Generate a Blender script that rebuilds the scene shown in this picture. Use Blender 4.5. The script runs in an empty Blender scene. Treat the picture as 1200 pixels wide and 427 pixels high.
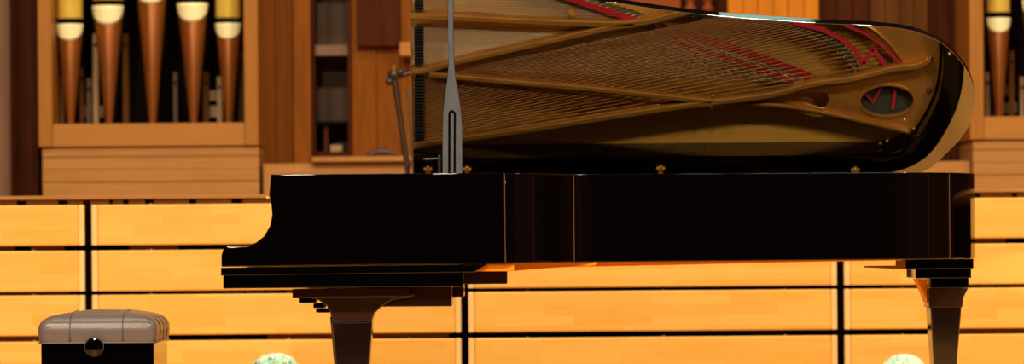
import bpy, bmesh, math, random
from mathutils import Vector, Matrix
random.seed(7)
C = bpy.context.scene.collection
PI = math.pi

# ------------------------------------------------------------------ helpers
class MB:
    def __init__(s): s.bm = bmesh.new()
    def _box(s, vs):
        v = [s.bm.verts.new(p) for p in vs]
        for f in ((0,3,2,1),(4,5,6,7),(0,1,5,4),(1,2,6,5),(2,3,7,6),(3,0,4,7)):
            s.bm.faces.new([v[i] for i in f])
    def box(s, x0,x1,y0,y1,z0,z1):
        s._box([(x0,y0,z0),(x1,y0,z0),(x1,y1,z0),(x0,y1,z0),(x0,y0,z1),(x1,y0,z1),(x1,y1,z1),(x0,y1,z1)]); return s
    def prism(s, pts, a, b, axis='y'):
        f = (lambda p,t:(p[0],t,p[1])) if axis=='y' else ((lambda p,t:(p[0],p[1],t)) if axis=='z' else (lambda p,t:(t,p[0],p[1])))
        A = [s.bm.verts.new(f(p,a)) for p in pts]; B = [s.bm.verts.new(f(p,b)) for p in pts]
        n = len(pts)
        s.bm.faces.new(A); s.bm.faces.new(B[::-1])
        for i in range(n): s.bm.faces.new([A[i],B[i],B[(i+1)%n],A[(i+1)%n]])
        return s
    def loops(s, rings, closed=True, cap=True):
        R = [[s.bm.verts.new(p) for p in r] for r in rings]
        n = len(R[0])
        for a,b in zip(R,R[1:]):
            for i in range(n if closed else n-1):
                s.bm.faces.new([a[i],a[(i+1)%n],b[(i+1)%n],b[i]])
        if cap and closed:
            s.bm.faces.new(R[0][::-1]); s.bm.faces.new(R[-1])
        return s
    def lathe(s, prof, cx, cy, n=24, cap=True):
        return s.loops([[(cx+r*math.cos(2*PI*k/n), cy+r*math.sin(2*PI*k/n), z) for k in range(n)] for r,z in prof], True, cap)
    def tube(s, pts, r, n=8):
        pts = [Vector(p) for p in pts]; rings=[]
        for i,p in enumerate(pts):
            d = (pts[min(i+1,len(pts)-1)]-pts[max(i-1,0)]).normalized()
            u = d.cross(Vector((0,0,1)));
            if u.length<1e-3: u = d.cross(Vector((0,1,0)))
            u.normalize(); w = u.cross(d)
            rr = r[i] if isinstance(r,(list,tuple)) else r
            rings.append([p+rr*(math.cos(2*PI*k/n)*u+math.sin(2*PI*k/n)*w) for k in range(n)])
        return s.loops(rings)
    def rib(s, pts, w, z0, z1):
        # bar of rectangular section following a plan polyline; w = width or list
        P=[Vector(p) for p in pts]; L=[];R=[]
        for i,p in enumerate(P):
            d=(P[min(i+1,len(P)-1)]-P[max(i-1,0)]).normalized(); nn=Vector((-d.y,d.x))
            ww=(w[i] if isinstance(w,(list,tuple)) else w)/2
            L.append(p+nn*ww); R.append(p-nn*ww)
        rings=[[(l.x,l.y,z0),(r.x,r.y,z0),(r.x,r.y,z1),(l.x,l.y,z1)] for l,r in zip(L,R)]
        return s.loops(rings)
    def sphere(s, c, r, sx=1, sy=1, sz=1, seg=16):
        m = Matrix.Translation(c) @ Matrix.Diagonal((r*sx,r*sy,r*sz,1))
        bmesh.ops.create_uvsphere(s.bm, u_segments=seg, v_segments=seg//2, radius=1, matrix=m); return s
    def build(s, name, mat, parent=None, bevel=0, smooth=False, org=None, seg=2, xf=None):
        bm=s.bm
        if xf is not None: bmesh.ops.transform(bm, matrix=xf, verts=bm.verts[:])
        bmesh.ops.recalc_face_normals(bm, faces=bm.faces[:])
        if parent is not None: o0 = Vector(wloc(parent))
        elif org is not None: o0 = Vector(org)
        else:
            xs=[v.co for v in bm.verts]; o0=Vector((sum((min(v.x for v in xs),max(v.x for v in xs)))/2, sum((min(v.y for v in xs),max(v.y for v in xs)))/2, min(v.z for v in xs)))
        bmesh.ops.translate(bm, verts=bm.verts[:], vec=-o0)
        me=bpy.data.meshes.new(name); bm.to_mesh(me); bm.free()
        if smooth:
            for p in me.polygons: p.use_smooth=True
        o=bpy.data.objects.new(name, me); C.objects.link(o)
        me.materials.append(mat)
        if parent is not None: o.parent=parent
        else: o.location=o0
        if bevel:
            m=o.modifiers.new('bevel','BEVEL'); m.width=bevel; m.segments=seg; m.limit_method='ANGLE'; m.angle_limit=math.radians(35)
            m.harden_normals=False
        if smooth=='auto':
            for p in me.polygons: p.use_smooth=True
            try:
                me.set_sharp_from_angle(angle=math.radians(35))
            except Exception: pass
        return o

def wloc(o):
    v=Vector((0,0,0))
    while o is not None: v+=Vector(o.location); o=o.parent
    return v
def tag(o, label=None, cat=None, group=None, kind=None):
    if label: o['label']=label
    if cat: o['category']=cat
    if group: o['group']=group
    if kind: o['kind']=kind
    return o
def thing(name, loc, label, cat, group=None):
    o=bpy.data.objects.new(name,None); C.objects.link(o); o.location=loc; o.empty_display_size=.1
    return tag(o,label,cat,group)
def smooth_pts(P, n=6, closed=False):
    out=[]; N=len(P)
    rng = range(N) if closed else range(N-1)
    for i in rng:
        p0=P[(i-1)%N] if closed or i>0 else P[0]; p1=P[i]; p2=P[(i+1)%N]; p3=P[(i+2)%N] if closed or i+2<N else P[-1]
        for k in range(n):
            t=k/n
            out.append(tuple(.5*((2*b)+(-a+c)*t+(2*a-5*b+4*c-d)*t*t+(-a+3*b-3*c+d)*t**3) for a,b,c,d in zip(p0,p1,p2,p3)))
    if not closed: out.append(tuple(P[-1]))
    return out
def inset(P, d):
    # offset an open polyline to its left side
    out=[]
    for i,p in enumerate(P):
        a=Vector(P[max(i-1,0)]); b=Vector(P[min(i+1,len(P)-1)]); t=(b-a).normalized()
        out.append((p[0]-t.y*d, p[1]+t.x*d))
    return out
def plate2d(name, outer, holes, z0, z1, mat, parent, bev=.004):
    cu=bpy.data.curves.new('tmp','CURVE'); cu.dimensions='2D'; cu.fill_mode='BOTH'
    for P in [outer]+holes:
        sp=cu.splines.new('POLY'); sp.points.add(len(P)-1)
        for i,p in enumerate(P): sp.points[i].co=(p[0],p[1],0,1)
        sp.use_cyclic_u=True
    cu.extrude=(z1-z0)/2; cu.bevel_depth=bev; cu.bevel_resolution=1; cu.offset=-bev
    t=bpy.data.objects.new('tmp',cu); C.objects.link(t)
    dg=bpy.context.evaluated_depsgraph_get(); me=bpy.data.meshes.new_from_object(t.evaluated_get(dg))
    bpy.data.objects.remove(t); bpy.data.curves.remove(cu)
    L=wloc(parent)
    for v in me.vertices: v.co += Vector((0,0,(z0+z1)/2))-L
    me.materials.clear(); me.materials.append(mat); me.name=name
    o=bpy.data.objects.new(name,me); C.objects.link(o); o.parent=parent
    return o

# ------------------------------------------------------------------ materials
def newmat(name):
    m=bpy.data.materials.new(name); m.use_nodes=True
    return m, m.node_tree.nodes, m.node_tree.links, m.node_tree.nodes['Principled BSDF']
def plain(name, col, rough=.5, metal=0, ior=1.5, noise=.12, scale=6, spec=None, bump=0, coat=0):
    m,N,L,B=newmat(name)
    tc=N.new('ShaderNodeTexCoord'); nz=N.new('ShaderNodeTexNoise'); nz.inputs['Scale'].default_value=scale; nz.inputs['Detail'].default_value=4
    L.new(tc.outputs['Object'],nz.inputs['Vector'])
    mx=N.new('ShaderNodeMix'); mx.data_type='RGBA'
    mx.inputs['A'].default_value=(*[c*(1-noise) for c in col],1); mx.inputs['B'].default_value=(*[min(1,c*(1+noise)) for c in col],1)
    L.new(nz.outputs['Fac'],mx.inputs['Factor']); L.new(mx.outputs['Result'],B.inputs['Base Color'])
    B.inputs['Roughness'].default_value=rough; B.inputs['Metallic'].default_value=metal; B.inputs['IOR'].default_value=ior
    if coat: B.inputs['Coat Weight'].default_value=coat; B.inputs['Coat Roughness'].default_value=.08
    if bump:
        b=N.new('ShaderNodeBump'); b.inputs['Strength'].default_value=bump; b.inputs['Distance'].default_value=.002
        L.new(nz.outputs['Fac'],b.inputs['Height']); L.new(b.outputs['Normal'],B.inputs['Normal'])
    return m
def wood(name, a, b, axis='x', rough=.4, stave=None, scale=1.0, coat=0, contrast=1.0, spec=.2):
    """long-grained wood; grain runs along axis; stave=(length,height) adds glued staves"""
    m,N,L,B=newmat(name)
    tc=N.new('ShaderNodeTexCoord'); oi=N.new('ShaderNodeObjectInfo')
    add=N.new('ShaderNodeVectorMath'); add.operation='MULTIPLY_ADD'
    comb=N.new('ShaderNodeCombineXYZ')
    for i in range(3): L.new(oi.outputs['Random'],comb.inputs[i])
    L.new(comb.outputs[0],add.inputs[0]); add.inputs[1].default_value=(17,11,23); L.new(tc.outputs['Object'],add.inputs[2])
    mp=N.new('ShaderNodeMapping'); L.new(add.outputs[0],mp.inputs['Vector'])
    sc={'x':(1.2,14,14),'z':(14,14,1.0),'y':(14,1.2,14)}[axis]
    mp.inputs['Scale'].default_value=tuple(v*scale for v in sc)
    nz=N.new('ShaderNodeTexNoise'); nz.inputs['Scale'].default_value=2.2; nz.inputs['Detail'].default_value=6; nz.inputs['Roughness'].default_value=.6; nz.inputs['Distortion'].default_value=.6
    L.new(mp.outputs[0],nz.inputs['Vector'])
    cr=N.new('ShaderNodeMapRange'); cr.inputs['From Min'].default_value=.3; cr.inputs['From Max'].default_value=.7
    cr.inputs['To Min'].default_value=.5-.5*contrast; cr.inputs['To Max'].default_value=.5+.5*contrast
    L.new(nz.outputs['Fac'],cr.inputs['Value'])
    fac=cr.outputs[0]
    if stave:
        mp2=N.new('ShaderNodeMapping'); L.new(add.outputs[0],mp2.inputs['Vector'])
        mp2.inputs['Rotation'].default_value=(PI/2,0,0) if axis=='x' else (0,0,0)
        br=N.new('ShaderNodeTexBrick'); br.inputs['Scale'].default_value=1; br.inputs['Brick Width'].default_value=stave[0]; br.inputs['Row Height'].default_value=stave[1]
        br.inputs['Mortar Size'].default_value=0; br.inputs['Color1'].default_value=(0,0,0,1); br.inputs['Color2'].default_value=(1,1,1,1); br.offset=.37
        br.inputs['Mortar'].default_value=(.5,.5,.5,1)
        L.new(mp2.outputs[0],br.inputs['Vector'])
        mm=N.new('ShaderNodeMix'); mm.inputs['Factor'].default_value=.55
        L.new(cr.outputs[0],mm.inputs['A']); L.new(br.outputs['Color'],mm.inputs['B']); fac=mm.outputs['Result']
    mx=N.new('ShaderNodeMix'); mx.data_type='RGBA'; mx.inputs['A'].default_value=(*a,1); mx.inputs['B'].default_value=(*b,1)
    L.new(fac,mx.inputs['Factor']); L.new(mx.outputs['Result'],B.inputs['Base Color'])
    B.inputs['Roughness'].default_value=rough; B.inputs['Specular IOR Level'].default_value=spec
    if coat: B.inputs['Coat Weight'].default_value=coat; B.inputs['Coat Roughness'].default_value=.15
    return m

M={}
M['board']=wood('riser board wood',(.87,.43,.065),(.96,.57,.125),'x',.45,(.34,.045),contrast=.75)
M['board_edge']=wood('riser edge wood',(.92,.58,.19),(.97,.66,.26),'z',.45)
M['case']=wood('organ case wood',(.30,.112,.014),(.40,.158,.023),'z',.45,contrast=.6)
M['rail']=wood('organ rail wood',(.37,.15,.024),(.46,.19,.036),'x',.45,contrast=.6)
M['plank']=wood('pale plank wood',(.37,.16,.036),(.47,.22,.055),'x',.5,contrast=.8)
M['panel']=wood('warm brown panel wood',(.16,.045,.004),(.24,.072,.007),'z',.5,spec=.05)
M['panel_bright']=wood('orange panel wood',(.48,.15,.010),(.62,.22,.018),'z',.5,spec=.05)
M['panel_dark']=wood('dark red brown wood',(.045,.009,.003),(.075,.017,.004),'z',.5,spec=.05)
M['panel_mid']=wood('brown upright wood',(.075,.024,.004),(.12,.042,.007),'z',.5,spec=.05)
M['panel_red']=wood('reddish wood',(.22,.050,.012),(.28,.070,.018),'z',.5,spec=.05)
M['shelfback']=plain('dim grey brown board',(.085,.045,.022),.8)
M['column']=wood('grey brown column',(.16,.09,.05),(.22,.13,.08),'z',.6)
M['dark']=plain('dark void timber',(.006,.003,.002),.9,0,1.1)
M['batten']=wood('brown batten',(.22,.09,.02),(.34,.15,.03),'x',.6)
M['floor']=wood('stage floor wood',(.80,.42,.10),(.90,.50,.14),'x',.35,(1.6,.09),contrast=.5)
M['hallfloor']=plain('dim red carpet',(.03,.008,.006),.9)
M['hallwall']=wood('dark hall wood',(.05,.014,.008),(.08,.022,.012),'z',.6)
M['black']=plain('black piano lacquer',(.0010,.0007,.0008),.04,0,1.52,noise=.02)
M['lid']=plain('mirror polished black lacquer',(.004,.003,.003),.010,0,3.7,noise=.02)
M['brownblack']=plain('black lacquer brown reflection',(.035,.014,.009),.12,0,1.5,noise=.1)  # black lacquer with its brown reflections put into the base colour
M['legblack']=plain('dark brown leg lacquer',(.009,.004,.003),.10,0,1.6,noise=.6,scale=12)
M['gold']=plain('bronze gold paint',(.64,.30,.052),.30,.6,1.5,noise=.12,scale=9)
M['sb']=wood('soundboard spruce',(.68,.34,.05),(.80,.43,.075),'x',.35,None,2.0,coat=.3)
M['bridge']=plain('dark maple bridge',(.05,.055,.03),.5)
M['pin']=plain('nickel pin',(.8,.78,.72),.25,1)
M['steel']=plain('steel string wire',(.80,.62,.38),.30,1,noise=.15)
M['copper']=plain('copper wound string',(.34,.15,.045),.35,1,noise=.15)  # copper darkened to stand in for string shadows on the soundboard
M['felt']=plain('red felt',(.55,.012,.02),.9)
M['felt_black']=plain('black damper felt',(.010,.008,.007),.7)
M['prop']=plain('black prop lacquer grey sheen',(.024,.024,.029),.33,.25,noise=.65,scale=14)  # black prop; the grey of reflected lamps is put into its colour
M['propdark']=plain('prop groove dark',(.002,.002,.002),.9,0,1.08)
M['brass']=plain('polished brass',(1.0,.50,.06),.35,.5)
M['seam']=plain('tan seam and reflection line',(.16,.085,.055),.3)
M['beam']=wood('underside beam floor glow',(1.0,.27,.010),(1.0,.34,.016),'x',.35)  # colour raised to stand in for light bounced off the floor
M['beam2']=wood('dim orange beam',(.60,.13,.006),(.70,.18,.01),'x',.35)
M['leather']=plain('taupe leather',(.165,.132,.125),.30,0,1.5,noise=.08,scale=40,bump=.25)
M['stitch']=plain('dark seam piping',(.07,.05,.045),.6)
M['pipe_foot']=plain('copper pipe foot',(.27,.078,.009),.38,.5,noise=.3,scale=5)
M['pipe_body']=plain('golden tin pipe',(.95,.58,.09),.35,.3,noise=.3,scale=9)
M['pipe_lip']=plain('pale tin lip',(1.0,.93,.50),.35,.0,noise=.04)
M['palewood']=wood('pale pipe wood',(.32,.19,.085),(.42,.26,.12),'z',.6)
M['standmetal']=plain('dull bronze stand metal',(.05,.025,.014),.4,.3)
M['petal']=plain('pale green white petal',(.40,.72,.50),.5,noise=.35,scale=30)
M['petal_white']=plain('white petal',(.78,.9,.8),.5,noise=.1,scale=30)
M['leaf']=plain('green leaf',(.08,.25,.06),.5)
M['pot']=plain('white glazed pot',(.7,.7,.68),.3)
M['lamphouse']=plain('black lamp housing',(.02,.02,.02),.5)
M['bolt']=plain('dull steel bolt',(.5,.38,.25),.3,1)

# ------------------------------------------------------------------ setting
tag(MB().box(-7,7,-1.9,2.72,-.06,0).build('floor',M['floor'],org=(0,0,0)),kind='structure')
tag(MB().box(-7,7,-17,-1.9,-1.1,-1.0).build('floor',M['hallfloor'],org=(0,-9,-1)),kind='structure')
tag(MB().box(-7,7,-1.9,-1.84,-1.0,-.061).build('wall_stage_front',M['hallwall'],org=(0,-1.87,-.5)),kind='structure')
tag(MB().box(-7.1,-7,-17,7,-1,8).build('wall_left',M['hallwall']),kind='structure')
tag(MB().box(7,7.1,-17,7,-1,8).build('wall_right',M['hallwall']),kind='structure')
for i,(yy,ww) in enumerate(((-5.2,.16),(-1.6,.12),(1.6,.10))):  # unseen strips added on the side wall, to reflect in the bent side
    tag(MB().box(6.90,6.999,yy,yy+ww,-.0 if yy>-1.9 else -1,6).build('trim_%d'%(400+i),M['case']),kind='structure')
tag(MB().box(-7,7,2.74,6.4,.90,.945).build('floor',M['plank'],org=(0,4,.9)),kind='structure')   # choir terrace behind the boards
tag(MB().box(-7,7,2.70,2.74,0.001,.89).build('wall_riser',M['dark']),kind='structure')
tag(MB().box(-7,7,2.60,2.739,.945,.962).build('trim_1',M['plank'],bevel=.003),kind='structure')

# front boards of the choir riser: 4 rows in sight (and the lowest), joints every 1.642 m
rows=[(.744,.921,'top'),(.543,.721,'second'),(.350,.527,'third'),(.147,.325,'fourth'),(.004,.125,'bottom')]
cols=[-3.493,-1.851,-.209,1.433,3.075]
cname=['at the far left behind the bench','from the bench to under the keyboard end','under the middle of the piano','at the right behind the tail leg']
for r,(z0,z1,rn) in enumerate(rows):
    for c in range(4):
        x0=cols[c]+.016; x1=cols[c+1]-.016
        t=thing('riser_board',((x0+x1)/2,2.62,z0),'long orange wooden riser board, %s row, %s'%(rn,cname[c]),'wooden board','riser boards behind the piano')
        MB().box(x0+.026,x1-.026,2.60,2.64,z0,z1).build('panel',M['board'],t,bevel=.007)
        for a in (x0,x1-.0255): MB().box(a,a+.0255,2.601,2.64,z0,z1).build('edge_strip',M['board_edge'],t,bevel=.004)
        for k in (.16,.53,.86):
            xx=x0+(x1-x0)*k
            MB().box(xx-.006,xx+.006,2.641,2.70,z1-.03,z1+.006).build('bracket',M['pin'],t)
# broken brown battens seen in the slots
for r,(z0,z1,rn) in enumerate(rows[:4]):
    zt=rows[r][0]; x=-3.4; k=0
    while x<3.0:
        L=random.uniform(.25,.75) if r else random.uniform(.1,.3)
        if random.random()<(.85 if x<-1 else .6) and not(r>=1 and -.15<x<1.35):
            tag(MB().box(x,x+L,2.66,2.698,zt-.035,zt+.01).build('trim_%d'%(10+r*20+k),M['batten']),kind='structure'); k+=1
        x+=L+random.uniform(.04,.3)
# dark slot with bits under the ledge
x=-3.4;k=0
while x<3.3:
    L=random.uniform(.04,.16)
    tag(MB().box(x,x+L,2.63,2.69,.922,.944).build('trim_%d'%(100+k),M['batten']),kind='structure'); k+=1
    x+=L+random.uniform(.015,.05)

# back wall of the stage
YB=5.6
tag(MB().box(-7,7,YB+.35,YB+.45,.945,8).build('wall_back',M['panel_dark']),kind='structure')

def vboards(name, x0,x1,z0,z1,Y, mat, n, k0, dy=.012):
    w=(x1-x0)/n
    for i in range(n):
        tag(MB().box(x0+i*w+.001,x0+(i+1)*w-.001,Y+(dy if i%2 else 0),Y+.06,z0,z1).build('trim_%d'%(k0+i),mat,bevel=.003),kind='structure')
def px(p,Y): return (p-600)/4725*(15+Y)
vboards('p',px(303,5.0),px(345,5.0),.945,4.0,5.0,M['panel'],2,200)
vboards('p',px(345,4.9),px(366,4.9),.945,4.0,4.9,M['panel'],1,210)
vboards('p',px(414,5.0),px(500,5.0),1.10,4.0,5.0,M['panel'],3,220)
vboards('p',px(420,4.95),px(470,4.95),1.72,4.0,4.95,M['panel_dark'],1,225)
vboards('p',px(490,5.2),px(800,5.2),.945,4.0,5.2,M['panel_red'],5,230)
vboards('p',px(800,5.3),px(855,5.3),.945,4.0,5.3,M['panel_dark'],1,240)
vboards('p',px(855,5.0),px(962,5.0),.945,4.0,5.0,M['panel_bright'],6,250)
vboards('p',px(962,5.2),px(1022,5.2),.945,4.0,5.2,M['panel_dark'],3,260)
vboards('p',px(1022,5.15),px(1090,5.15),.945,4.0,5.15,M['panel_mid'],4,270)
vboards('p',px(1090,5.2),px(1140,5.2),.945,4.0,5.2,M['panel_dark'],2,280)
# low sill in front of the recess
tag(MB().box(px(309,4.6),px(500,4.6),4.6,4.95,.945,1.135).build('trim_300',M['plank'],bevel=.004),kind='structure')
tag(MB().box(px(366,4.55),px(500,4.55),4.55,4.99,1.14,1.165).build('trim_301',M['plank'],bevel=.004),kind='structure')
tag(MB().box(px(1040,4.6),px(1138,4.6),4.6,4.95,.945,1.12).build('trim_302',M['plank'],bevel=.004),kind='structure')

# shelf niche
x0,x1=px(366,5.0),px(414,5.0)
t=thing('wall_shelf',((x0+x1)/2,5.1,1.17),'dim open shelf niche with grey-brown shelves between two brown uprights','shelf')
MB().box(x0,x1,5.30,5.33,1.17,3.2).build('back_panel',M['shelfback'],t)
for a in (x0,x1-.02): MB().box(a,a+.02,5.0,5.299,1.17,3.2).build('side_panel',M['panel_dark'],t)
for a,h,mt in ((1.17,.03,'panel_dark'),(1.335,.018,'dark'),(1.68,.05,'column'),(2.1,.03,'column')): MB().box(x0+.021,x1-.021,5.02,5.299,a,a+h).build('shelf',M[mt],t)
MB().box(x0+.06,x0+.08,5.05,5.299,1.201,1.334).build('divider',M['panel_dark'],t)
o=tag(MB().box(px(388,5.06),px(402,5.06),5.06,5.16,1.201,1.235).build('paper_stack',M['palewood'],bevel=.003),'small pale stack lying at the bottom of the shelf niche','paper')

# turned balusters high at the back
for i,p in enumerate((811,832)):
    prof=[];z=.947
    while z<2.9:
        prof+=[(.022,z),(.030,z+.008),(.030,z+.02),(.016,z+.028),(.020,z+.045)]; z+=.05
    tag(MB().lathe(prof,px(p,5.22),5.22,14).build('turned_baluster',M['panel_red'],smooth=True),'turned wooden baluster above the piano lid, %s of the pair'%('left' if i==0 else 'right'),'baluster','turned balusters at the back')

# grey column at far left
cx=px(16,4.3)-.02
t=tag(MB().lathe([(.13,.945),(.13,4.2)],px(-18,4.4),4.4,40,True).build('round_column',M['column'],smooth='auto'),'grey-brown round column at the far left edge beside the organ case','column')
tag(MB().box(px(-60,4.75),px(46,4.75),4.75,4.8,.945,4.0).build('trim_310',M['panel_dark']),kind='structure')

# ------------------------------------------------------------------ organ cases
def pipe(x,Y,zm,w,label,grp,ztip=1.33,top=None,short=False):
    r=w/2
    top=top or zm+1.1
    t=thing('organ_pipe',(x,Y,ztip),label,'organ pipe',grp)
    MB().lathe([(.017,ztip),(.019,ztip+.03),(r,zm),(r*.98,zm+.004)],x,Y,32).build('foot',M['pipe_foot'],t,smooth='auto')
    MB().lathe([(r*.90,zm+.0045),(r*.90,zm+.030)],x,Y,32).build('mouth',M['dark'],t,smooth='auto')
    MB().lathe([(r*.97,zm+.0305),(r,zm+.036),(r,top)],x,Y,32).build('body',M['pipe_body'],t,smooth='auto')
    # rounded lower lip wrapped round the front of the pipe foot
    b=MB(); H=w*.62; n=20; grid=[]
    def rad(z): return .019+(r-.019)*max(0,(z-ztip-.03))/(zm-ztip-.03)
    for i in range(n+1):
        a=-1+2*i/n; hh=H*math.sqrt(max(0,1-a*a)); col=[]
        for j in range(7):
            z=zm+.003-hh*j/6; an=-PI/2+a*math.radians(84); rr=rad(z)+.003
            col.append((x+rr*math.cos(an),Y+rr*math.sin(an),z))
        grid.append(col)
    V=[[b.bm.verts.new(p) for p in c_] for c_ in grid]
    for i in range(n):
        for j in range(6):
            try: b.bm.faces.new([V[i][j],V[i+1][j],V[i+1][j+1],V[i][j+1]])
            except ValueError: pass
    bmesh.ops.remove_doubles(b.bm,verts=b.bm.verts[:],dist=.0002)
    o=b.build('lower_lip',M['pipe_lip'],t,smooth=True)
    md=o.modifiers.new('s','SOLIDIFY'); md.thickness=.002; md.offset=-1
    return t

def organ(x0,x1,side):
    Y=4.5; zt=3.4
    t=thing('organ_case',((x0+x1)/2,Y+.3,.945),'light wooden organ case holding a row of pipes, %s'%side,'organ case','organ cases')
    pw=.068
    for a in (x0,x1-pw): MB().box(a,a+pw,Y,Y+.62,1.222,zt).build('post',M['case'],t,bevel=.004)
    MB().box(x0+pw+.0005,x1-pw-.0005,Y+.004,Y+.35,1.222,1.333).build('bottom_rail',M['rail'],t,bevel=.004)
    MB().box(x0+pw+.0005,x1-pw-.0005,Y+.004,Y+.35,zt-.1,zt).build('top_rail',M['rail'],t,bevel=.004)
    MB().box(x0+pw+.001,x1-pw-.001,Y+.55,Y+.6,1.222,zt).build('back_panel',M['dark'],t)
    z=.947; k=0
    for h in (.035,.07,.06,.062,.042):
        d=0.0+.006*(k%2); 
        MB().box(x0+.015,x1-.001,Y+.02+d,Y+.6,z,z+h-.001).build('base_plank',M['plank'],t,bevel=.003); z+=h; k+=1
    return t
xa,xb=px(46,4.5),px(304,4.5)
organ(xa,xb,'left of the piano')
xc,xd=px(1138,4.5),px(1138,4.5)+(xb-xa)
organ(xc,xd,'right of the piano tail')
Yp=4.72
def pz(y,x,Y): return .74+(285-(y+.008*(x-600)))/4725*(15+Y)
lefts=[(84,48,31,'leftmost and lowest-mouthed'),(129,29.5,36,'second from the left'),(180,5,37,'tallest-footed in the middle'),(228,26.5,36,'fourth from the left'),(269.5,46.5,30,'fifth, beside the right post')]
for X,yb,w,nm in lefts:
    W_=w/4725*(15+Yp); zm=pz(yb,X,Yp)+W_*.6
    pipe(px(X,Yp),Yp,zm,W_,'copper-footed organ pipe in the left case, %s'%nm,'front pipes of the left organ case')
for X,yb,w,nm in [(1172,39,28,'nearest the post'),(1217,22,35,'second from the post'),(1268,5,36,'in the middle')]:
    W_=w/4725*(15+Yp); zm=pz(yb,X,Yp)+W_*.6
    pipe(px(X,Yp),Yp,zm,W_,'copper-footed organ pipe in the right case, %s'%nm,'front pipes of the right organ case')
# inner wooden pipes and blocks in the dim case
for i,(X,w,y1,m) in enumerate([(73,5,88,'palewood'),(114,6,40,'palewood'),(106,6,92,'shelfback'),(97,5,80,'panel_mid'),(149,7,40,'panel_mid'),(207,5,85,'shelfback'),(243,7,85,'panel_mid'),(259,6,90,'palewood'),(284,6,60,'shelfback'),(1158,5,85,'palewood'),(1187,6,60,'panel_mid'),(1199,5,90,'palewood')]):
    Y=4.9; x=px(X,Y); hw=w/4725*19.9/2
    lab={'palewood':'pale','shelfback':'grey-brown','panel_mid':'dark brown'}[m]
    nb={73:'leftmost, behind the first copper pipe',114:'tall, left of the second copper pipe',106:'between the first and second copper pipes',97:'just right of the first copper pipe foot',149:'right of the second copper pipe',207:'left of the fourth copper pipe',243:'between the fourth and fifth copper pipes',259:'left of the fifth copper pipe foot',284:'next to the right post of the left case',1158:'next to the left post of the right case',1187:'right of the first copper pipe of the right case',1199:'rightmost in view in the right case'}[X]
    t=thing('wooden_pipe',(x,Y,1.334),'%s square wooden organ pipe %s'%(lab,nb),'organ pipe','inner wooden pipes')
    zt=pz(y1,X,Y)
    MB().box(x-hw,x+hw,Y-hw,Y+hw,1.26,zt).build('body',M[m],t,bevel=.002)
    MB().box(x-hw*.6,x+hw*.6,Y-hw-.003,Y-hw-.0005,zt-.06,zt-.045).build('mouth',M['dark'],t)
for i,(X,y0,y1,w) in enumerate([(256,106,118,26),(256,124,138,26),(1180,100,112,22),(1180,120,133,26),(110,124,138,24)]):
    Y=5.0-.02; x=px(X,Y); hw=w/4725*19.9/2
    nb=['upper one behind the fourth and fifth copper pipes','lower one behind the fourth and fifth copper pipes','upper one in the right case','lower one in the right case','low one behind the first and second copper pipes'][i]
    tag(MB().box(x-hw,x+hw,Y,Y+.06,pz(y1,X,Y),pz(y0,X,Y)).build('wind_chest_block',M['palewood'],bevel=.004),'pale wooden block in the organ case, %s'%nb,'wooden block','pale blocks inside the organ cases')

# ------------------------------------------------------------------ grand piano
TH=math.radians(35); HC,HS=math.cos(TH),math.sin(TH); W=1.5; ZH=1.006
P=thing('grand_piano',(.3,.75,0),'long black concert grand piano with its lid open, seen side on','piano')
ZT=1.0; ZB=.664
bent=[(-.025,0),(.03,.022),(.09,.085),(.15,.18),(.20,.27),(.26,.325),(.40,.362),(.60,.408),(.83,.452),(1.16,.493),(1.42,.520),(1.575,.562),(1.70,.655),(1.795,.81),(1.838,.985),(1.825,1.18),(1.757,1.345),(1.68,1.44),(1.56,1.492),(1.40,1.5)]
bs=smooth_pts(bent,8)
outer=bs+[(.8,1.5),(0,1.5),(-.86,1.5)]
inn=[]
T_=.085
inn=inset(outer,T_)
# inner line clean-up at the far end
b=MB(); n=len(outer)
rings=[[(o[0],o[1],ZB),(o[0],o[1],ZT),(i[0],i[1],ZT),(i[0],i[1],ZB)] for o,i in zip(outer,inn)]
b.loops(rings)
b.build('rim',M['black'],P,bevel=.0035,smooth='auto')
# thin tan strips: the cheek seam, and painted reflection lines on the curves
for (x,y) in ((-.0255,-.0012),(.236,.3035),(1.700,.6535)):
    MB().box(x-.0009,x+.0009,y-.001,y+.02,ZB+.004,ZT-.004).build('seam_reflection_strip',M['seam'],P)
# treble and bass cheeks (side profile of the key end)
prof=[(-0.8950,1.0027),(-0.9020,0.9250),(-0.8943,0.8900),(-0.8915,0.8519),(-0.8997,0.8107),(-0.9222,0.7728),(-0.9542,0.7476),(-0.9924,0.7352),(-1.0496,0.7325),(-1.0750,0.7232),(-1.0815,0.7042),(-1.0819,0.6597),(-0.0215,0.6630),(-0.0251,1.0018)]
for (a,bb,nm) in ((0,.06,'near'),(1.44,1.4999,'far')):
    MB().prism(prof,a,bb).build('cheek',M['black'],P,bevel=.004,smooth='auto',seg=3)
# key block mouldings below the cheek
x0,x1=(-1.0794,-0.0889)
def slab(pts,y0,y1,nm,mat='black',bev=.003): return MB().prism(pts,y0,y1).build(nm,M[mat],P,bevel=bev)
slab([(-1.0835,0.6566),(-1.0837,0.6261),(-0.1424,0.6313),(-0.0913,0.6601)],-.006,1.506,'key_bed')
slab([(-1.0758,0.6260),(-1.0762,0.5784),(-0.1841,0.5789),(-0.1805,0.6309)],.002,1.49,'key_bed_base')
MB().box(x0-.0,x0+.02,.061,1.439,.664,.735).build('key_slip',M['black'],P,bevel=.003)
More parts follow.
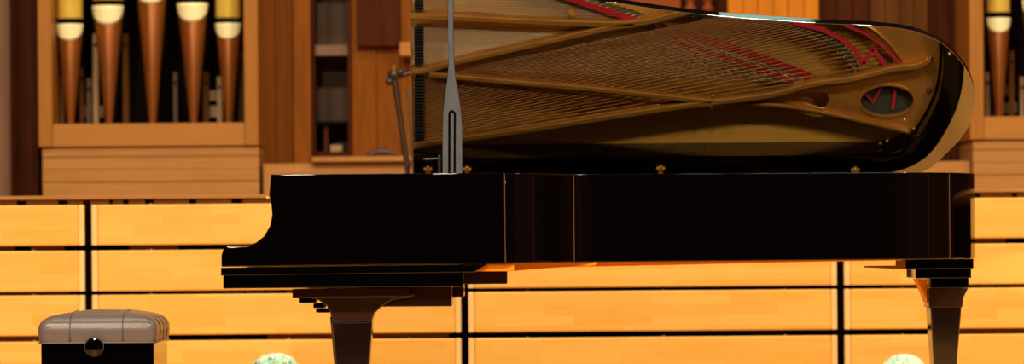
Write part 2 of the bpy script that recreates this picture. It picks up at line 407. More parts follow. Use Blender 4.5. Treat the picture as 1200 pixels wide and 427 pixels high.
# closed fallboard between the cheeks with its small knob
fb=MB().prism([(-.865,.735),(-.868,.80),(-.875,.86),(-.872,.985),(-.85,.985),(-.845,.735)],.061,1.439).build('fallboard',M['black'],P,bevel=.003,smooth='auto')
MB().tube([(-.874,.10,.915),(-.918,.10,.915)],[.005,.008],12).build('fallboard_knob',M['brass'],fb,smooth='auto')
MB().box(-.868,-.44,.061,1.439,.735,.80).build('pin_block_base',M['brownblack'],P)
# under-body: beams, blocks
slab([(-0.1931,0.6334),(-0.1935,0.5847),(-0.0192,0.5852),(-0.0188,0.6336)],.25,1.3,'cross_beam','brownblack')
slab([(-0.5632,0.5781),(-0.5638,0.5045),(-0.2277,0.5037),(-0.2272,0.5767)],.12,.5,'lyre_block','brownblack')
slab([(-0.2394,0.5729),(-0.2397,0.5336),(-0.1872,0.5338),(-0.1869,0.5732)],.5,.9,'lyre_beam','brownblack')
slab([(-0.1891,0.6401),(-0.0844,0.6475),(0.3245,0.6550),(0.8477,0.6560),(1.5083,0.6606),(1.5084,0.6789),(0.8479,0.6842),(-0.1886,0.6924)],.575,.65,'brace_beam','beam',.002)
slab([(-0.1651,0.6352),(-0.0027,0.6343),(0.0069,0.6354),(0.0071,0.6616),(-0.1649,0.6629)],.02,.10,'brace_beam','beam',.002)
slab([(0.0070,0.6329),(0.1271,0.6423),(0.3219,0.6521),(0.3221,0.6758),(0.0074,0.6783)],.345,.40,'brace_beam','beam',.002)
slab([(-0.1903,0.6274),(0.1336,0.6415),(0.6107,0.6465),(1.2241,0.6552),(1.5717,0.6593),(1.5719,0.6763),(-0.1898,0.6904)],1.1,1.18,'brace_beam','beam',.002)
slab([(1.3730,0.6393),(1.3730,0.6333),(1.5324,0.6247),(1.5325,0.6400)],.70,.76,'brace_beam','batten',.001)
slab([(1.4995,0.6682),(1.4993,0.6396),(1.5325,0.6400),(1.5327,0.6679)],.70,.76,'brace_beam','batten',.001)
# bottom shell (soundboard carrier)
sbp=inset(bs,.06)
SB=MB().prism([(-.40,.07)]+[p for p in sbp]+[(-.40,1.43)],.81,.825,'z').build('soundboard',M['sb'],P)

# ---- cast iron plate with its struts, all at true plan positions
ZW0,ZW1=.882,.897
g=M['gold']
rin=inset(bs,.09)
outer_tail=[p for p in rin if p[0]>.30]
web=[(-.86,.07),(-.30,.07),(-.05,.12),(.06,.24),(.14,.38),(.22,.435)]+[p for p in outer_tail if not(p[0]<1.6 and p[1]>1.30)]
web_b=[(1.6411,1.3581),(1.5954,1.3522),(1.5073,1.3293),(1.4017,1.3044),(1.2963,1.2814),(1.1910,1.2622),(1.0684,1.2428),(0.9809,1.2347),(0.8411,1.2335),(0.7363,1.2436),(0.5092,1.2748),(0.3168,1.3063),(0.0015,1.3553),(-0.4023,1.4111)]
web=web+web_b+[(-.86,1.42)]
holes=[]
# openings between the struts
holes.append([(-0.3420,0.6609),(-0.3444,0.8229),(0.0054,0.8439),(0.3520,0.8612),(0.5080,0.8589),(0.6638,0.8132),(0.8714,0.7933),(1.1311,0.7955),(1.1292,0.6731)])
holes.append([(-0.3451,0.8699),(0.0050,0.8909),(0.3520,0.9047),(0.1436,0.9428),(-0.0304,0.9777),(-0.2221,1.0234),(-0.3026,1.0519),(-0.3479,1.0588)])
holes.append([(-0.2752,1.0886),(-0.1354,1.0496),(0.1433,0.9901),(0.4145,0.9233),(0.6640,0.8566),(0.8026,0.8433),(0.9413,0.8481),(1.1322,0.8641),(1.2540,0.8832),(1.4139,0.8990),(1.4844,0.9468),(1.5415,1.0090),(1.5777,1.0640),(1.5361,1.0746),(1.4323,1.1029),(1.3453,1.1131),(1.2584,1.1234),(1.1717,1.1519),(1.0674,1.1767),(0.9630,1.1978),(0.8233,1.2040),(0.5962,1.1727),(0.3519,1.1414),(0.1254,1.1066),(-0.1359,1.0898)])
holes.append([(-0.3486,1.1062),(-0.2059,1.1184),(0.1252,1.1468),(0.3519,1.1743),(0.6138,1.2022),(0.7012,1.2140),(0.5091,1.2307),(0.3169,1.2585),(0.0018,1.3111),(-0.3525,1.3634)])
holes.append([(1.1549,1.2058),(1.2069,1.1806),(1.2660,1.1701),(1.2941,1.1813),(1.3017,1.2107),(1.2918,1.2400),(1.2674,1.2434),(1.2181,1.2247)])
ov=[(1.5393,1.2145),(1.6475,1.2154),(1.5377,1.1504)]
cx,cy=ov[0]; rx=ov[1][0]-cx; ry=abs(ov[2][1]-cy)
oval=[(cx+rx*math.cos(2*PI*k/32),cy+ry*math.sin(2*PI*k/32)) for k in range(32)]
holes.append(oval)
IP=plate2d('iron_plate',web,holes,ZW0,ZW1,g,P,.003)
ring=MB(); ring.loops([[(cx+(rx+.012)*math.cos(a),cy+(ry+.012)*math.sin(a),ZW1-.004),(cx+(rx+.009)*math.cos(a),cy+(ry+.009)*math.sin(a),ZW1+.010),(cx+(rx+.001)*math.cos(a),cy+(ry+.001)*math.sin(a),ZW1+.010),(cx+rx*math.cos(a),cy+ry*math.sin(a),ZW1-.014)] for a in [2*PI*k/40 for k in range(41)]],True,False)
ring.build('oval_ring',g,IP,smooth='auto')
def strut(pts,w,z1=.955):
    return MB().rib(smooth_pts(pts,4),w,ZW1-.01,z1).build('strut',g,IP,bevel=.006)
strut([(-0.4161,0.8205),(0.0052,0.8456),(0.3163,0.8608),(0.5065,0.8606),(0.6619,0.8277),(0.9031,0.7649)],.028)
strut([(-0.4200,1.0576),(-0.3261,1.0511),(-0.2216,1.0193),(0.0737,0.9528),(0.3924,0.8813),(0.5065,0.8660)],.026)
strut([(-0.3334,1.0711),(0.0033,1.1067),(0.3508,1.1406),(0.6188,1.1739),(0.8209,1.1975)],.024)
strut([(-0.4252,1.3781),(0.0016,1.3227),(0.3159,1.2739),(0.6226,1.2270),(0.8209,1.2012),(1.0643,1.1703),(1.2375,1.1243),(1.3935,1.1037),(1.5489,1.0650),(1.6528,1.0531),(1.7041,1.0245)],.026)
strut([(0.8218,1.2079),(1.0660,1.2210),(1.2583,1.2519),(1.4337,1.2938),(1.5391,1.3204),(1.6306,1.3433)],.018,.93)
strut([(1.1305,0.8499),(1.2865,0.8621),(1.4429,0.8887),(1.5205,0.9436),(1.5741,1.0058),(1.6173,1.0644)],.012,.92)
for q in [(1.7129,1.0365),(1.7096,1.1678),(1.6515,1.3398),(1.5166,1.4013),(1.5247,1.4495)]:
    MB().lathe([(.011,ZW1-.01),(.011,ZW1+.012),(.006,ZW1+.018)],q[0],q[1],12).build('plate_bolt',M['bolt'],IP,smooth='auto')
# plate logo tag near the treble
q=[(0.2406,0.8251),(0.2614,0.8108)]
MB().rib([q[0],q[1]],.03,.93,.934).build('brass_tag',M['brass'],IP)
q=[(0.8183,1.2115),(0.8254,1.2299)]
MB().tube([(q[0][0],q[0][1],.93),(q[0][0],q[0][1]+.01,.965)],.005,10).build('plate_bolt',M['pin'],IP,smooth='auto')

# ---- bridges, felts
bp=smooth_pts([(0.6286,0.8018),(0.8193,0.8467),(0.9407,0.8550),(1.0448,0.8703),(1.1666,0.9003),(1.2715,0.9446),(1.3419,0.9960),(1.3955,1.0620),(1.4100,1.0913)],5)
BR=MB().rib(bp,.034,.826,.909).build('bass_bridge',M['bridge'],P,bevel=.003)
pm=MB()
for i in range(0,len(bp)-1):
    for s_ in (-.012,.012):
        a=bp[i]; pm.lathe([(.0042,.909),(.0042,.921)],a[0]+s_*.3,a[1]+s_,6)
pm.build('bridge_pins',M['pin'],BR)
lb=smooth_pts([(0.0064,0.7046),(0.2135,0.7638),(0.3518,0.8155),(0.5078,0.8601),(0.6120,0.9116),(0.8034,0.9786),(1.0129,1.0531),(1.2057,1.1314)],4)
LB=MB().rib(lb,.034,.826,.903).build('long_bridge',M['bridge'],P,bevel=.003)
def felt(pts,w,z=.9245): MB().rib(pts,w,z-.006,z).build('felt_strip',M['felt'],P)
felt([(0.5875,0.9027),(0.6986,0.9217),(0.8726,0.9703),(1.0471,1.0336),(1.2223,1.1080)],.034,.9115)
felt([(0.6641,0.9504),(0.8731,1.0212),(1.0478,1.0810),(1.1529,1.1257)],.016,.9115)
felt([(1.1474,0.8687),(1.2691,0.8986),(1.3567,0.9464),(1.4027,0.9903),(1.4387,1.0488)],.018,.931)
felt([(1.4387,1.0488),(1.4719,0.9800)],.016,.931)
felt([(1.4719,0.9800),(1.5328,1.0605)],.018,.931)
felt([(1.3553,0.8813),(1.4427,0.9182),(1.5133,0.9731),(1.6023,1.0611)],.010,.931)
felt([(0.1614,0.7344),(0.3167,0.7861),(0.4204,0.8229),(0.5070,0.8525)],.022,.931)
felt([(1.4379,1.1711),(1.4846,1.2302),(1.5180,1.1644)],.014,.875)
felt([(1.5740,1.1685),(1.5658,1.2603)],.014,.875)
MB().rib([(1.4022,1.2213),(1.6823,1.2310)],.20,.855,.862).build('felt_backing',M['bridge'],P)

# ---- strings
ZS=.918
def lerp(a,b,t): return tuple(p+(q-p)*t for p,q in zip(a,b))
def polyat(pts,t):
    L=[0]
    for a,b_ in zip(pts,pts[1:]): L.append(L[-1]+math.dist(a,b_))
    d=t*L[-1]
    for i in range(len(pts)-1):
        if d<=L[i+1]+1e-9: return lerp(pts[i],pts[i+1],(d-L[i])/(L[i+1]-L[i]+1e-9))
    return pts[-1]
def string(pts,r,mat): return MB().tube(pts,r,6).build('string',M[mat],P,smooth=True)
s0=[(-0.3864,1.0956),(-0.3907,1.3708)]; s1=[(0.8535,0.8446),(0.9748,0.8528),(1.0964,0.8792),(1.2183,0.9164),(1.3164,0.9679),(1.3802,1.0302),(1.4128,1.0888)]; s2=[(0.9745,0.8312),(1.1825,0.8474),(1.3388,0.8703),(1.4333,0.9145),(1.5039,0.9695),(1.5608,1.0245),(1.5897,1.0684)]
nb=30
for i in range(nb):
    t=i/(nb-1); a=lerp(s0[0],s0[1],t); b_=polyat(s1,t); c_=polyat(s2,t)
    string([(-.80,a[1]+(a[1]-b_[1])*.30,ZS),(a[0],a[1],ZS+.006),(b_[0],b_[1],ZS+.006),(c_[0],c_[1],ZS-.012)],.0025,'copper')
s0=[(-0.3832,0.8834),(-0.3858,1.0504)]; s1=[(0.6118,0.9098),(0.8031,0.9767),(1.0125,1.0512),(1.2052,1.1294)]
nt=30
for i in range(nt):
    t=i/(nt-1); a=lerp(s0[0],s0[1],t); b_=polyat(s1,t); c_=(b_[0]+.16,b_[1]+.02)
    string([(-.80,a[1],ZS-.006),(a[0],a[1],ZS-.006),(b_[0],b_[1],ZS-.008),(c_[0],c_[1],ZS-.016)],.0014,'steel')
s0=[(-0.3791,0.6207),(-0.3821,0.8147)]; s1=[(-0.1302,0.5513),(0.1444,0.7255),(0.3517,0.7992),(0.5076,0.8511)]
nt=26
for i in range(nt):
    t=i/(nt-1); a=lerp(s0[0],s0[1],t); b_=polyat(s1,t); c_=(b_[0]+.07,b_[1]-.01)
    string([(-.80,a[1],ZS-.006),(a[0],a[1],ZS-.006),(b_[0],b_[1],ZS-.008),(c_[0],c_[1],ZS-.016)],.0013,'steel')

# ---- dampers
dpos=[(-0.3668,0.7615),(-0.3670,0.7737),(-0.3672,0.7859),(-0.3674,0.7982),(-0.3686,0.8768),(-0.3688,0.8892),(-0.3690,0.9017),(-0.3692,0.9142),(-0.3694,0.9266),(-0.3696,0.9391),(-0.3697,0.9516),(-0.3699,0.9641),(-0.3701,0.9766),(-0.3703,0.9891),(-0.3705,1.0017),(-0.3707,1.0142),(-0.3709,1.0267),(-0.3719,1.0908),(-0.3721,1.1039),(-0.3723,1.1170),(-0.3725,1.1301),(-0.3727,1.1433),(-0.3729,1.1564),(-0.3731,1.1696),(-0.3733,1.1827),(-0.3735,1.1959),(-0.3737,1.2091),(-0.3739,1.2223),(-0.3741,1.2355),(-0.3743,1.2487),(-0.3745,1.2619),(-0.3747,1.2751),(-0.3749,1.2883),(-0.3751,1.3015),(-0.3753,1.3148),(-0.3755,1.3280),(-0.3757,1.3413),(-0.3759,1.3545)]
for q in dpos:
    o=MB().box(q[0]-.020,q[0]+.017,q[1]-.0031,q[1]+.0031,.921,.948).build('damper',M['felt_black'],P,bevel=.0015)
MB().box(-.47,-.412,.3,1.40,.9,.96).build('damper_rail',M['felt_black'],P)

# ---- lid
def lidpt(x,t,h=0): return (x, W-t*HC+h*HS, ZH+t*HS+h*HC)
lo=[(0.3346,1.1679),(0.4006,1.1512),(0.5995,1.1009),(0.8324,1.0553),(1.1657,1.0135),(1.4327,0.9886),(1.5853,0.9489),(1.7096,0.8551),(1.8078,0.6888),(1.8499,0.5205),(1.8402,0.3212),(1.7688,0.1479),(1.6819,0.0194)]
lt=[(-.385,1.79),(.0,1.79),(.06,1.77),(.14,1.65),(.20,1.52),(.26,1.44)]
lidout=smooth_pts([(.06,1.77),(.14,1.66),(.20,1.52),(.26,1.445)]+lo+[(1.55,.012)],6)
poly=[(-.400,0.012),(-.376,1.79),(.0,1.79)]+lidout
LT=.022
b=MB()
A=[b.bm.verts.new(lidpt(x,t,0)) for x,t in poly]; B_=[b.bm.verts.new(lidpt(x,t,LT)) for x,t in poly]
b.bm.faces.new(A); b.bm.faces.new(B_[::-1])
for i in range(len(poly)):
    j=(i+1)%len(poly); b.bm.faces.new([A[i],B_[i],B_[j],A[j]])
LID=b.build('lid',M['lid'],P,bevel=.0014,smooth='auto',seg=3)
# folded-back front flap lying on the lid
b=MB(); fp=[(-.392,.02),(-.368,1.78),(.10,1.70),(.10,.02)]
A=[b.bm.verts.new(lidpt(x,t,LT+.003)) for x,t in fp]; B_=[b.bm.verts.new(lidpt(x,t,LT+.021)) for x,t in fp]
b.bm.faces.new(A); b.bm.faces.new(B_[::-1])
for i in range(4):
    j=(i+1)%4; b.bm.faces.new([A[i],B_[i],B_[j],A[j]])
b.build('front_flap',M['black'],LID,bevel=.004)
# brass strip painting the orange light on the lid's front edge
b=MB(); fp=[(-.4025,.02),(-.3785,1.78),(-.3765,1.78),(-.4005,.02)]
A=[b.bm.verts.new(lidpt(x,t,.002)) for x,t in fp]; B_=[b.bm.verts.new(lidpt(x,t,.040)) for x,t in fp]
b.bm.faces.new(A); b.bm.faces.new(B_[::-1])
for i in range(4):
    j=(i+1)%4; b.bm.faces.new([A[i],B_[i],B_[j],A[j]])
b.build('lit_front_edge',M['brass'],LID)
# brass hinges
for x,t in [(-0.3405,0.0765),(-0.1805,0.0743),(0.6095,0.0695),(1.4045,0.0468)]:
    b=MB()
    for dx,dt,r in ((0,.004,.008),(-.011,-.006,.008),(.011,-.006,.008),(0,-.013,.009),(0,-.03,.012)):
        p=lidpt(x+dx,t+dt,-.004); b.sphere(p,r,1,.6,1,10)
    b.build('hinge',M['brass'],LID,smooth=True)
# small rubber bumpers
for x,t in [(1.7233,0.8112),(1.5196,0.2387),(1.5813,0.3820)]:
    MB().sphere(lidpt(x,t,-.002),.006,seg=10).build('bumper',M['pin'],LID,smooth=True)

# ---- lid prop
pr=[(-0.2594,1.0026),(-0.2580,1.1764),(-0.2552,1.2471),(-0.2482,1.3114),(-0.2398,1.3628),(-0.2351,1.4175),(-0.2362,1.5301),(-0.2356,1.6845),(-0.2147,1.6843),(-0.2143,1.5299),(-0.2113,1.4173),(-0.2060,1.3625),(-0.1967,1.3110),(-0.1876,1.2466),(-0.1830,1.1758),(-0.1831,1.0020)]
PR=Matrix.Translation((-.23,.10,.985))@Matrix.Rotation(-math.radians(11),4,'X')@Matrix.Translation((.23,-.10,-.985))
topx0,topx1=pr[7][0],pr[8][0]
pr2=pr[:7]+[(topx0,1.86),(topx1,1.86)]+pr[9:]
PP=MB().prism([(x,z) for x,z in pr2],.10,.118).build('lid_prop',M['prop'],P,bevel=.002,xf=PR)
q=[(-0.2375,1.0008),(-0.2357,1.2341),(-0.2279,1.2452),(-0.2151,1.2451),(-0.2069,1.2338),(-0.2088,1.0005)]
MB().prism(q,.0975,.0995).build('groove',M['propdark'],PP,xf=PR)
q=[(-0.2292,1.0007),(-0.2273,1.2340),(-0.2139,1.2339),(-0.2158,1.0006)]
MB().prism(q,.091,.0972).build('short_prop',M['prop'],PP,bevel=.0015,xf=PR)
q=[(-0.2752,1.0011),(-0.2747,1.0714),(-0.2638,1.0713),(-0.2644,1.0010)]
MB().prism(q,.09,.1).build('short_prop',M['prop'],PP,bevel=.0015)

# ---- legs
def leg(t0,y0,y1,prof,cap,name='leg'):
    return MB().prism(prof,y0,y1).build(name,M['brownblack'],P,bevel=.003,smooth='auto',seg=3)
def fullleg(x0,x1,xb0,xb1,y0,y1,zt):
    yc=(y0+y1)/2; h=(y1-y0)/2
    rings=[]
    for z,k in ((zt,1.0),(.30,None),(.13,None)):
        f=(zt-z)/zt
        a=x0+(xb0-x0)*f; b_=x1+(xb1-x1)*f; hh=h*(1-.25*f)
        rings.append([(a,yc-hh,z),(b_,yc-hh,z),(b_,yc+hh,z),(a,yc+hh,z)])
    L_=MB().loops(rings[::-1]).build('leg',M['legblack'],P,bevel=.006,seg=3)
    xc_=(rings[-1][0][0]+rings[-1][1][0])/2
    MB().box(xc_-.022,xc_+.022,yc-.022,yc+.022,.06,.1295).build('caster_socket',M['brass'],L_,bevel=.004)
    MB().tube([(xc_-.014,yc,.031),(xc_+.014,yc,.031)],.030,20).build('caster_wheel',M['brass'],L_,smooth='auto')
    return L_
# keyboard end: near and far legs, each with a flared bracket
for (dy) in (0,1.12):
    y0,y1=.10+dy,.26+dy
    br=[(-0.7864,0.5430),(-0.7322,0.5349),(-0.6972,0.5123),(-0.6783,0.4801),(-0.6721,0.4481),(-0.5283,0.4502),(-0.5185,0.4789),(-0.4927,0.5042),(-0.4509,0.5295),(-0.3677,0.5441),(-0.3676,0.5560),(-0.7863,0.5593)]
    br=[(x-(.058 if dy else 0),z) for x,z in br]
    MB().prism(br,y0-.01,y1+.01).build('leg_bracket',M['brownblack'],P,bevel=.004,smooth='auto',seg=3)
    q=[(-0.6769,0.4450),(-0.5251,0.4470),(-0.6721,0.2500),(-0.5427,0.2490)]
    q=[(x-(.058 if dy else 0),z) for x,z in q]
    fullleg(q[0][0],q[1][0],q[0][0]+.035,q[1][0]-.035,y0,y1,q[0][1]+.005)
    slab([(-0.8229,0.5740),(-0.8232,0.5408),(-0.3869,0.5411),(-0.3867,0.5750)],y0-.02,y1+.03,'leg_plate','brownblack')
# stepped block of the far side seen to the left
slab([(-0.8382,0.5347),(-0.8383,0.5111),(-0.7710,0.5106),(-0.7709,0.5341)],.80,.98,'stepped_block')
slab([(-0.7812,0.5093),(-0.7813,0.4905),(-0.7376,0.4901),(-0.7374,0.5103)],.81,.97,'stepped_block')
slab([(-0.7712,0.4890),(-0.7714,0.4719),(-0.7175,0.4715),(-0.7174,0.4900)],.82,.96,'stepped_block')
# tail leg
yt0,yt1=.87,1.05
slab([(1.5391,0.6621),(1.5388,0.6247),(1.8080,0.6252),(1.8083,0.6633)],.80,1.2,'tail_block','black')
slab([(1.5823,0.6250),(1.5820,0.5875),(1.8010,0.5878),(1.8013,0.6253)],.82,1.18,'tail_block','black')
slab([(1.6461,0.5871),(1.6458,0.5481),(1.7953,0.5489),(1.7956,0.5879)],.86,1.06,'tail_block','black')
slab([(1.6380,0.5490),(1.6386,0.4919),(1.6384,0.4718),(1.7700,0.4707),(1.7737,0.5076),(1.7941,0.5477)],.865,1.06,'leg_bracket','brownblack')
slab([(1.5930,0.5842),(1.6178,0.5357),(1.6355,0.4886),(1.6363,0.5839)],.90,1.04,'leg_bracket','beam')  # orange wedge paints the lit left face of the tail leg
q=[(1.6451,0.4682),(1.7678,0.4689),(1.6602,0.2497),(1.7442,0.2491)]
k=q[0][1]/(q[0][1]-q[2][1])
fullleg(q[0][0],q[1][0],q[0][0]+(q[2][0]-q[0][0])*k*.8,q[1][0]+(q[3][0]-q[1][0])*k*.8,yt0,yt1,q[0][1]+.003)


# ------------------------------------------------------------------ bench
bx0,bx1,by0,by1=-1.800,-1.363,.35,.95
T=thing('piano_bench',((bx0+bx1)/2,(by0+by1)/2,0),'black piano bench with padded taupe leather seat and round side knob','bench')
bm=MB(); nx,ny=26,30; zb,zt=.372,.462
xs0,xs1,ys0,ys1=bx0-.004,bx1+.004,by0-.012,by1+.004
rings=[]
def outline(e,z,cr=.022):
    pts=[]; a0,a1,c0,c1=xs0+e,xs1-e,ys0+e,ys1-e; r=max(.008,cr)
    for (cx_,cy_,st) in ((a1-r,c1-r,0),(a0+r,c1-r,90),(a0+r,c0+r,180),(a1-r,c0+r,270)):
        for k in range(6):
            an=math.radians(st+k*18); pts.append((cx_+r*math.cos(an),cy_+r*math.sin(an),z))
    # subdivide edges
    out=[]
    for i,p in enumerate(pts):
        q_=pts[(i+1)%len(pts)]; d=math.dist(p,q_); n_=max(1,int(d/.03)) if i%6==5 else 1
        n_= 14 if (i%6==5) else 1
        for k in range(n_): out.append(lerp(p,q_,k/n_))
    return out
for e,z in ((.002,zb),(0,zb+.008),(-.004,zb+.04),(-.003,zb+.062),(.004,zb+.078),(.016,zb+.090),(.04,zb+.102),(.08,zb+.111),(.13,zb+.118),(.19,zb+.122)):
    rings.append(outline(e,z,.03 if e<.1 else .01))
bm.loops([[tuple(p) for p in R_] for R_ in rings])
bm.build('seat_cushion',M['leather'],T,smooth='auto')
for sx in (-1.684,-1.483):
    pts=[(sx,ys0-.0025,zb+.004),(sx,ys0-.0065,zb+.04),(sx,ys0-.0055,zb+.062),(sx,ys0+.002,zb+.079),(sx,ys0+.015,zb+.0915),(sx,ys0+.04,zb+.103),(sx,ys0+.10,zb+.1145),(sx,ys0+.3,zb+.121)]
    MB().tube(pts,.0016,6).build('seam',M['stitch'],T,smooth=True)
for sy in (.50,.65,.80):
    pts=[(xs1+.002,sy,zb+.004),(xs1+.0058,sy,zb+.04),(xs1+.005,sy,zb+.062),(xs1-.003,sy,zb+.079),(xs1-.016,sy,zb+.0915),(xs1-.05,sy,zb+.104)]
    MB().tube(pts,.0016,6).build('seam',M['stitch'],T,smooth=True)
MB().tube([(x,y,z) for x,y,z in outline(-.002,zb+.001,.03)]+[outline(-.002,zb+.001,.03)[0]],.003,6).build('piping',M['leather'],T,smooth=True)
MB().box(bx0+.004,bx1-.004,by0,by1,.27,zb-.002).build('bench_frame',M['black'],T,bevel=.003)
for a in (bx0+.02,bx1-.06):
    for c_ in (by0+.02,by1-.06):
        MB().loops([[(a+.008,c_+.008,0),(a+.032,c_+.008,0),(a+.032,c_+.032,0),(a+.008,c_+.032,0)],[(a,c_,.269),(a+.04,c_,.269),(a+.04,c_+.04,.269),(a,c_+.04,.269)]]).build('leg',M['black'],T,bevel=.002)
kx,kz=-1.590,.358
xfk=Matrix.Translation((kx,by0,kz))@Matrix.Rotation(PI/2,4,'X')
K=MB().lathe([(.012,.0),(.012,.022),(.028,.024),(.035,.03),(.036,.042),(.032,.05),(.02,.053)],0,0,28).build('knob',M['black'],T,smooth='auto',xf=xfk)
MB().loops([[((.0352+.0022*math.cos(b2))*math.cos(a),(.0352+.0022*math.cos(b2))*math.sin(a),.040+.0022*math.sin(b2)) for b2 in [2*PI*j/8 for j in range(8)]] for a in [2*PI*k/40 for k in range(41)]],True,False).build('knob_ring',M['seam'],K,smooth=True,xf=xfk)

# ------------------------------------------------------------------ metal stand behind the piano
Ys=3.1
q=[(-0.5248,1.4989),(-0.4671,1.0502),(-0.4792,1.4525),(-0.4747,1.0503),(-0.4173,1.5287),(-0.5632,1.4839)]
fx=-.49
T=thing('microphone_stand',(fx,Ys,.945),'blurred dull bronze metal stand behind the lid edge of the piano','stand')
MB().tube([(q[1][0],Ys,.96),(q[1][0],Ys,q[1][1]+.04),(q[0][0],Ys,q[0][1])],[.013,.013,.015],12).build('pole',M['standmetal'],T,smooth='auto')
MB().tube([(q[1][0]+.03,Ys+.04,.96),(q[1][0]+.02,Ys+.04,1.2),(q[0][0]+.06,Ys+.04,q[0][1]-.06)],.006,10).build('inner_rod',M['pin'],T,smooth='auto')
MB().tube([(q[5][0],Ys-.0,q[5][1]-.01),(q[4][0]+.1,Ys,q[4][1]+.02)],.012,12).build('boom_arm',M['standmetal'],T,smooth='auto')
J=MB().sphere((q[0][0],Ys,q[0][1]),.028,seg=14).sphere((q[0][0]-.02,Ys-.01,q[0][1]-.03),.018,seg=12).sphere((q[0][0]+.03,Ys-.01,q[0][1]+.012),.017,seg=12).build('clutch',M['standmetal'],T,smooth=True)
MB().tube([(q[0][0]+.0,Ys-.02,q[0][1]+.01),(q[0][0]+.0,Ys-.03,q[0][1]+.045)],.007,10).build('knob',M['pin'],T,smooth='auto')
for a in (90,210,330):
    MB().tube([(q[1][0],Ys,1.02),(q[1][0]+.2*math.cos(math.radians(a)),Ys+.2*math.sin(math.radians(a)),.954)],.009,8).build('leg',M['standmetal'],T,smooth='auto')
# small dull fitting lying on the sill at left of the stand
q=[(-0.6963,1.1189),(-0.6380,1.1392),(-0.5800,1.1304),(-0.6633,1.0979)]
tag(MB().tube([(q[0][0],4.57,1.172),(q[1][0],4.60,1.19),(q[2][0]+.03,4.6,1.178)],[.012,.018,.008],10).build('bracket_clamp',M['standmetal'],smooth='auto'),'small dark blurred fitting lying on the pale sill left of the metal stand','clamp')
# yellow wooden block
q=[(-0.5468,1.6668),(-0.5462,1.7341),(-0.4578,1.7334)]
tag(MB().box(q[0][0],q[2][0],4.86,4.949,q[0][1],q[1][1]).build('wooden_block',M['rail'],bevel=.004),'small light wooden block on the brown panel above the metal stand','wooden block')

# ------------------------------------------------------------------ flowers at the front of the stage
def hydrangea(X,ytop,wpx,Y,label):
    x=px(X,Y); s_=(15+Y)/4725; zt=.74+(285-ytop)*s_; r=wpx/2*s_; zc_=zt-r*.8
    t=thing('flower_plant',(x,Y,0),label,'flower','flower heads at the stage edge')
    H=MB().sphere((x,Y,zc_),r*.86,1,1,.8,20).build('flower_head',M['petal'],t,smooth=True)
    rnd=random.Random(int(X))
    for part,mt,n_ in (('petals','petal_white',130),('petals','petal',90)):
        b=MB()
        for k in range(n_):
            u=rnd.uniform(-.35,1); a=rnd.uniform(0,2*PI); rr=math.sqrt(1-u*u)
            nrm=Vector((rr*math.cos(a),rr*math.sin(a),u*.8)); c_=Vector((x,Y,zc_))+nrm*r*.9
            z_=nrm.normalized(); u_=z_.cross(Vector((.3,.2,1))).normalized(); w_=z_.cross(u_)
            for j in range(4):
                an=j*PI/2+k; d_=u_*math.cos(an)+w_*math.sin(an); e_=z_.cross(d_)
                ps=[c_+z_*.002, c_+d_*.008+e_*.006+z_*.005, c_+d_*.014+z_*.002, c_+d_*.008-e_*.006+z_*.005]
                top=[b.bm.verts.new(p) for p in ps]; bot=[b.bm.verts.new(p-z_*.0015) for p in ps]
                b.bm.faces.new(top); b.bm.faces.new(bot[::-1])
                for i in range(4): b.bm.faces.new([top[i],bot[i],bot[(i+1)%4],top[(i+1)%4]])
        b.build(part,M[mt],H)
    MB().tube([(x,Y,.10),(x+.01,Y,.18),(x,Y,zc_-r*.5)],.006,8).build('stem',M['leaf'],t,smooth=True)
    MB().lathe([(.055,0),(.06,.01),(.075,.12),(.068,.12),(.05,.03)],x,Y,24).build('pot',M['pot'],t,smooth='auto')
hydrangea(322,413.5-2.2,64,-1.2,'blurred pale green and white flower head in front of the keyboard end leg')
hydrangea(1058,415+3.6,54,-1.2,'blurred pale green and white flower head in front of the tail leg')

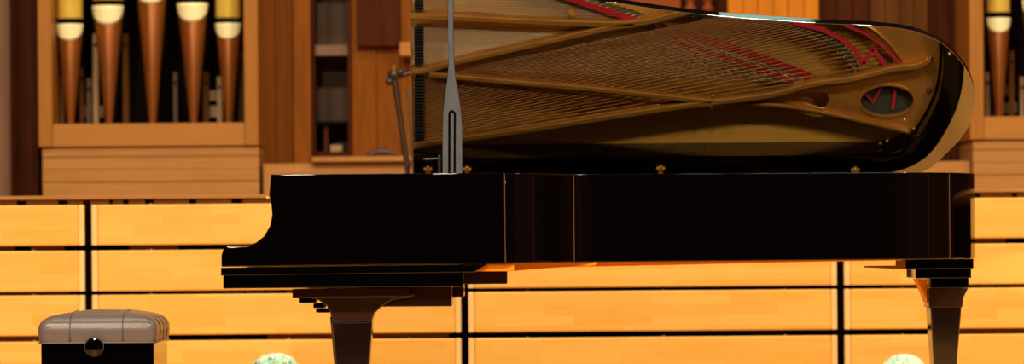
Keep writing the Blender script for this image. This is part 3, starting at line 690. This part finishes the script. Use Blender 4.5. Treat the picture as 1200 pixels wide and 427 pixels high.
# ------------------------------------------------------------------ lights
def area(name,loc,target,sx,sy,power,col):
    l=bpy.data.lights.new(name,'AREA'); l.shape='RECTANGLE'; l.size=sx; l.size_y=sy; l.energy=power; l.color=col
    o=bpy.data.objects.new(name,l); C.objects.link(o); o.location=loc
    o.rotation_euler=(Vector(target)-Vector(loc)).to_track_quat('-Z','Y').to_euler(); return o
WARM=(1.0,.83,.62)
for x in (-3.6,0.6,4.2):
    area('front_stage_light',(x,-7.0,8.2),(x*.3,1.4,.8),.8,.5,475,WARM)
area('low_front_fill',(-2.5,-13,6.2),(.2,1.0,.9),.5,.4,520,WARM)  # added low fill for the hinges and underside beams
area('wall_strip_fill',(5.2,-2.5,6.5),(6.95,-2.5,1.0),.3,.3,330,WARM)  # added lamp, lights the side wall strips for their reflection
# overhead row of small cool lamps; they glint in the lid and rim edges
for k,x in enumerate((-3.2,-2.2,-1.1,-.2,.8,1.5,2.6,3.6)):
    area('overhead_lamp',(x,-.9-.3*(k%2),7.4),(x,.6,.8),.14,.10,.06,(.62,1.0,.85))
area('organ_fill',(-1.5,1.4,6.2),(-1.5,4.7,1.6),2.2,.5,85,WARM)  # added fill lamps that brighten the organ cases and pipes
area('organ_fill',(2.6,1.4,6.2),(2.6,4.7,1.6),1.6,.5,62,WARM)


w=bpy.data.worlds.new('hall'); bpy.context.scene.world=w; w.use_nodes=True
w.node_tree.nodes['Background'].inputs[0].default_value=(.030,.012,.008,1); w.node_tree.nodes['Background'].inputs[1].default_value=.25

# ------------------------------------------------------------------ camera
cam=bpy.data.cameras.new('camera'); co=bpy.data.objects.new('camera',cam); C.objects.link(co)
co.location=(0,-15,.74)
co.rotation_euler=(Matrix.Rotation(PI/2,4,'X')@Matrix.Rotation(-.008,4,'Z')).to_euler()
cam.sensor_width=36; cam.lens=141.75; cam.shift_y=71.5/1200; cam.clip_end=200
cam.dof.use_dof=True; cam.dof.focus_distance=15.4; cam.dof.aperture_fstop=2.0
S=bpy.context.scene; S.camera=co
S.view_settings.view_transform='Standard'; S.view_settings.look='None'; S.view_settings.gamma=1; S.view_settings.exposure=0
S.view_settings.use_curve_mapping=False
